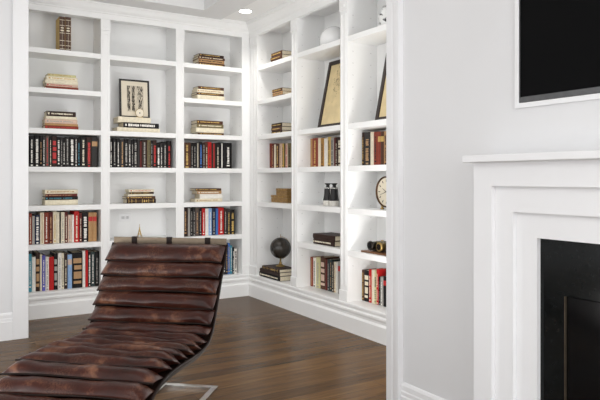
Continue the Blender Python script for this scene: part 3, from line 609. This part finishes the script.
tv = thing('television', 'flat black television recessed in the wall above the fireplace', 'television', (XW, -4.59, 1.423), 0)
TW = 0.752
def tvb(mb, x0, x1, y0, y1, z0, z1, bev=0.0): return mb.box(x0, x1, y0, y1, z0, z1, bev)
MB().box(0.004, 0.066, -TW, TW, 0.0, 0.825, 0.003).build('housing', DARKMETAL, tv)
bz = mat('tv_bezel', (92, 92, 93), 0.3, 0.1, 40, metal=0.6)
MB().box(-0.006, 0.004, -TW, TW, 0.0, 0.020).box(-0.006, 0.004, TW-0.004, TW, 0.020, 0.825).box(-0.006, 0.004, -TW, -TW+0.004, 0.020, 0.825).box(-0.006, 0.004, -TW, TW, 0.819, 0.825).build('bezel', bz, tv)
MB().box(-0.003, 0.0038, -TW+0.004, TW-0.004, 0.020, 0.819).build('screen', SCREEN, tv)
mb = MB()
for y0, y1, z0, z1 in ((NY0+0.010, NY0-0.008, NZ0-0.012, NZ1+0.012), (NY1+0.008, NY1-0.012, NZ0-0.012, NZ1+0.012), (NY0-0.008, NY1+0.008, NZ0-0.012, NZ0+0.006), (NY0-0.008, NY1+0.008, NZ1-0.006, NZ1+0.012)):
    mb.box(XW-0.008, XW+0.07, y0, y1, z0, z1)
struct(mb, 'trim_4', TRIMW)
outlet('wall_outlet', 'white outlet low on the grey wall beside the fireplace', (XW, -3.690, 0.288), -PI/2, False)

em = bpy.data.materials.new('lamp_glow'); em.use_nodes = True
b = em.node_tree.nodes['Principled BSDF']; b.inputs['Emission Color'].default_value = (1, 0.98, 0.94, 1); b.inputs['Emission Strength'].default_value = 6
t = thing('recessed_downlight', 'lit round downlight in the ceiling above the corner', 'light', (-0.255, -0.42, ZC), 0)
MB().lathe([(0.055, -0.001), (0.066, -0.001), (0.068, -0.006), (0.064, -0.010), (0.055, -0.006)], 32).build('trim_ring', TRIMW, t, True)
MB().lathe([(0.001, -0.009), (0.055, -0.009), (0.055, -0.0062), (0.001, -0.0062)], 32).build('lens', em, t)
d = bpy.data.lights.new('downlight_beam', 'SPOT'); d.energy = 30; d.spot_size = 2.3; d.spot_blend = 1; d.shadow_soft_size = 0.05; d.color = (1, 0.97, 0.92)
o = bpy.data.objects.new('downlight_beam', d); COL.objects.link(o); o.parent = t; o.location = (0, 0, -0.015)

# ------------------------------------------------------------------ lounge chair
ch_o = EYE + CR*(-0.665) + CF*3.0; 
t = thing('lounge_chair', 'brown leather channel-cushioned lounge chair on a chrome base', 'chair', (ch_o.x, ch_o.y, 0), -TH-math.radians(10))
def P(wx, s, h): return Vector((wx, -s, h))
ctrl = [(-0.070, 0.812), (-0.02, 0.728), (0.035, 0.646), (0.080, 0.568), (0.122, 0.498), (0.166, 0.440), (0.228, 0.404), (0.32, 0.393), (0.43, 0.397), (0.54, 0.404), (0.64, 0.408), (0.74, 0.400), (0.84, 0.368), (0.94, 0.312), (1.03, 0.246), (1.10, 0.190)]
def catmull(pts, n=12):
    out = []
    P_ = [pts[0]]+pts+[pts[-1]]
    for i in range(1, len(P_)-2):
        for k in range(n):
            q = k/n; a, b, c, d2 = (Vector(P_[j]) for j in (i-1, i, i+1, i+2))
            out.append(0.5*((2*b)+(-a+c)*q+(2*a-5*b+4*c-d2)*q*q+(-a+3*b-3*c+d2)*q**3))
    out.append(Vector(pts[-1])); return out
path = catmull(ctrl)
acc = [0.0]
for i in range(1, len(path)): acc.append(acc[-1]+(path[i]-path[i-1]).length)
def on(l):
    l = max(0, min(acc[-1]-1e-6, l))
    for i in range(1, len(acc)):
        if acc[i] >= l:
            q = (l-acc[i-1])/(acc[i]-acc[i-1]); p = path[i-1].lerp(path[i], q)
            tg = (path[min(i+1, len(path)-1)]-path[max(i-2, 0)]).normalized(); return p, tg, Vector((-tg.y, tg.x)) if False else Vector((-tg.y*1.0, tg.x*1.0))
def off(l, n):                              # a point n above the sling at length l
    p, tg, nn = on(l)
    nn = Vector((-tg.y, tg.x))
    if nn.y < 0: nn = -nn
    return p+nn*n
HW = 0.296; SW = 0.297
# sling with thickness
rows = []
for l in [acc[-1]*k/80 for k in range(81)]:
    a, b = off(l, 0.004), off(l, -0.006)
    rows.append([P(-SW, a.x, a.y), P(SW, a.x, a.y), P(SW, b.x, b.y), P(-SW, b.x, b.y)])
MB().grid(rows, True, True).build('sling', DLEATHER, t)
LS = [0.004, 0.104, 0.184, 0.258, 0.335]
while LS[-1]+0.083*2 < acc[-1]-0.01: LS.append(LS[-1]+0.083)
NC = len(LS)-1
sec = [(0.02, 0.006), (0.06, 0.026), (0.18, 0.046), (0.38, 0.060), (0.60, 0.066), (0.80, 0.066), (0.94, 0.061), (1.04, 0.052), (1.10, 0.045), (1.06, 0.039), (0.98, 0.028), (0.86, 0.014), (0.70, 0.007), (0.40, 0.005)]
LIP = 8
for k in range(NC):
    l0 = LS[k]; PITCH = LS[k+1]-LS[k]; rng = random.Random(40+k)
    lip = off(l0+1.10*PITCH, 0.045)
    rows = []; nW = 34; lips = []
    ph = rng.uniform(0, 6)
    for i in range(nW+1):
        q = -1+2*i/nW; x = q*HW
        d = 1-abs(q); e = min(1.0, (d/0.16))**0.6 if d > 0 else 0.0
        e = 0.10+0.90*e
        wob = 1+0.05*math.sin(5*q+ph)+0.03*math.sin(13*q+2*ph)
        droop = -0.004*math.sin(3*q+ph)
        r = []
        for j, (a, n) in enumerate(sec):
            n2 = n*(wob if 1 < j < 7 else 1.0)
            ns = 0.006+0.036*min(1.0, a/1.06)
            p = off(l0+a*PITCH, ns+(n2-ns)*e)
            r.append(P(x, p.x, p.y+droop*(1 if j in (6, 7, 8, 9) else 0.3)))
        rows.append(r); lips.append(r[LIP])
    c = MB().grid(rows, True, True).build('cushion', LEATHER, t, True)
    MB().tube(lips, 0.0042, 6).build('piping', DLEATHER, c, True)
# frame
railsec = [(-0.005, -0.008), (0.005, -0.008), (0.005, 0.008), (-0.005, 0.008)]
for sx in (-1, 1):
    pts = [P(sx*(SW-0.012), *off(acc[-1]*k/60, -0.015)) for k in range(61)]
    MB().sweep(pts, railsec).build('side_rail', DARKMETAL, t)
    pts = [P(sx*(SW+0.002), *off(acc[-1]*k/60, 0.002)) for k in range(61)]
    MB().tube(pts, 0.007, 6).build('sling_edge', DLEATHER, t, True)
pb = path[0]
MB().box(-HW, HW, -pb.x-0.004, -pb.x+0.004, pb.y-0.004, pb.y+0.032, 0.001).build('head_bar', STEEL, t)
for x in (-0.185, 0.0, 0.20):
    MB().box(x-0.014, x+0.014, -pb.x-0.008, -pb.x+0.008, pb.y-0.014, pb.y+0.035, 0.002).build('strap', DLEATHER, t)
BW = 0.16; BT = 0.030
mb = MB()
mb.box(-BW, BW, 0.366-BT, 0.366, 0, 0.014, 0.001)                       # rear bar on the floor, behind the head
mb.box(-BW, -BW+BT, -0.72, 0.366-BT, 0, 0.014, 0.001).box(BW-BT, BW, -0.72, 0.366-BT, 0, 0.014, 0.001).box(-BW, BW, -0.72-BT, -0.72, 0, 0.014, 0.001)
mb.build('base_loop', CHROME, t)
for sx in (-1, 1):
    x = sx*(BW-0.02)
    hh = off(0.80, -0.03)
    pts = [(x, -0.70, 0.014), (x, -0.70, 0.10), (x, -0.66, 0.20), (x, -0.58, 0.325), (x, -0.50, 0.362)]
    MB().sweep(pts, [(-0.02, -0.006), (0.02, -0.006), (0.02, 0.006), (-0.02, 0.006)]).build('support_arm', CHROME, t)
MB().box(-0.19, 0.19, -0.52, -0.48, 0.358, 0.370, 0.001).build('cross_bar', CHROME, t)
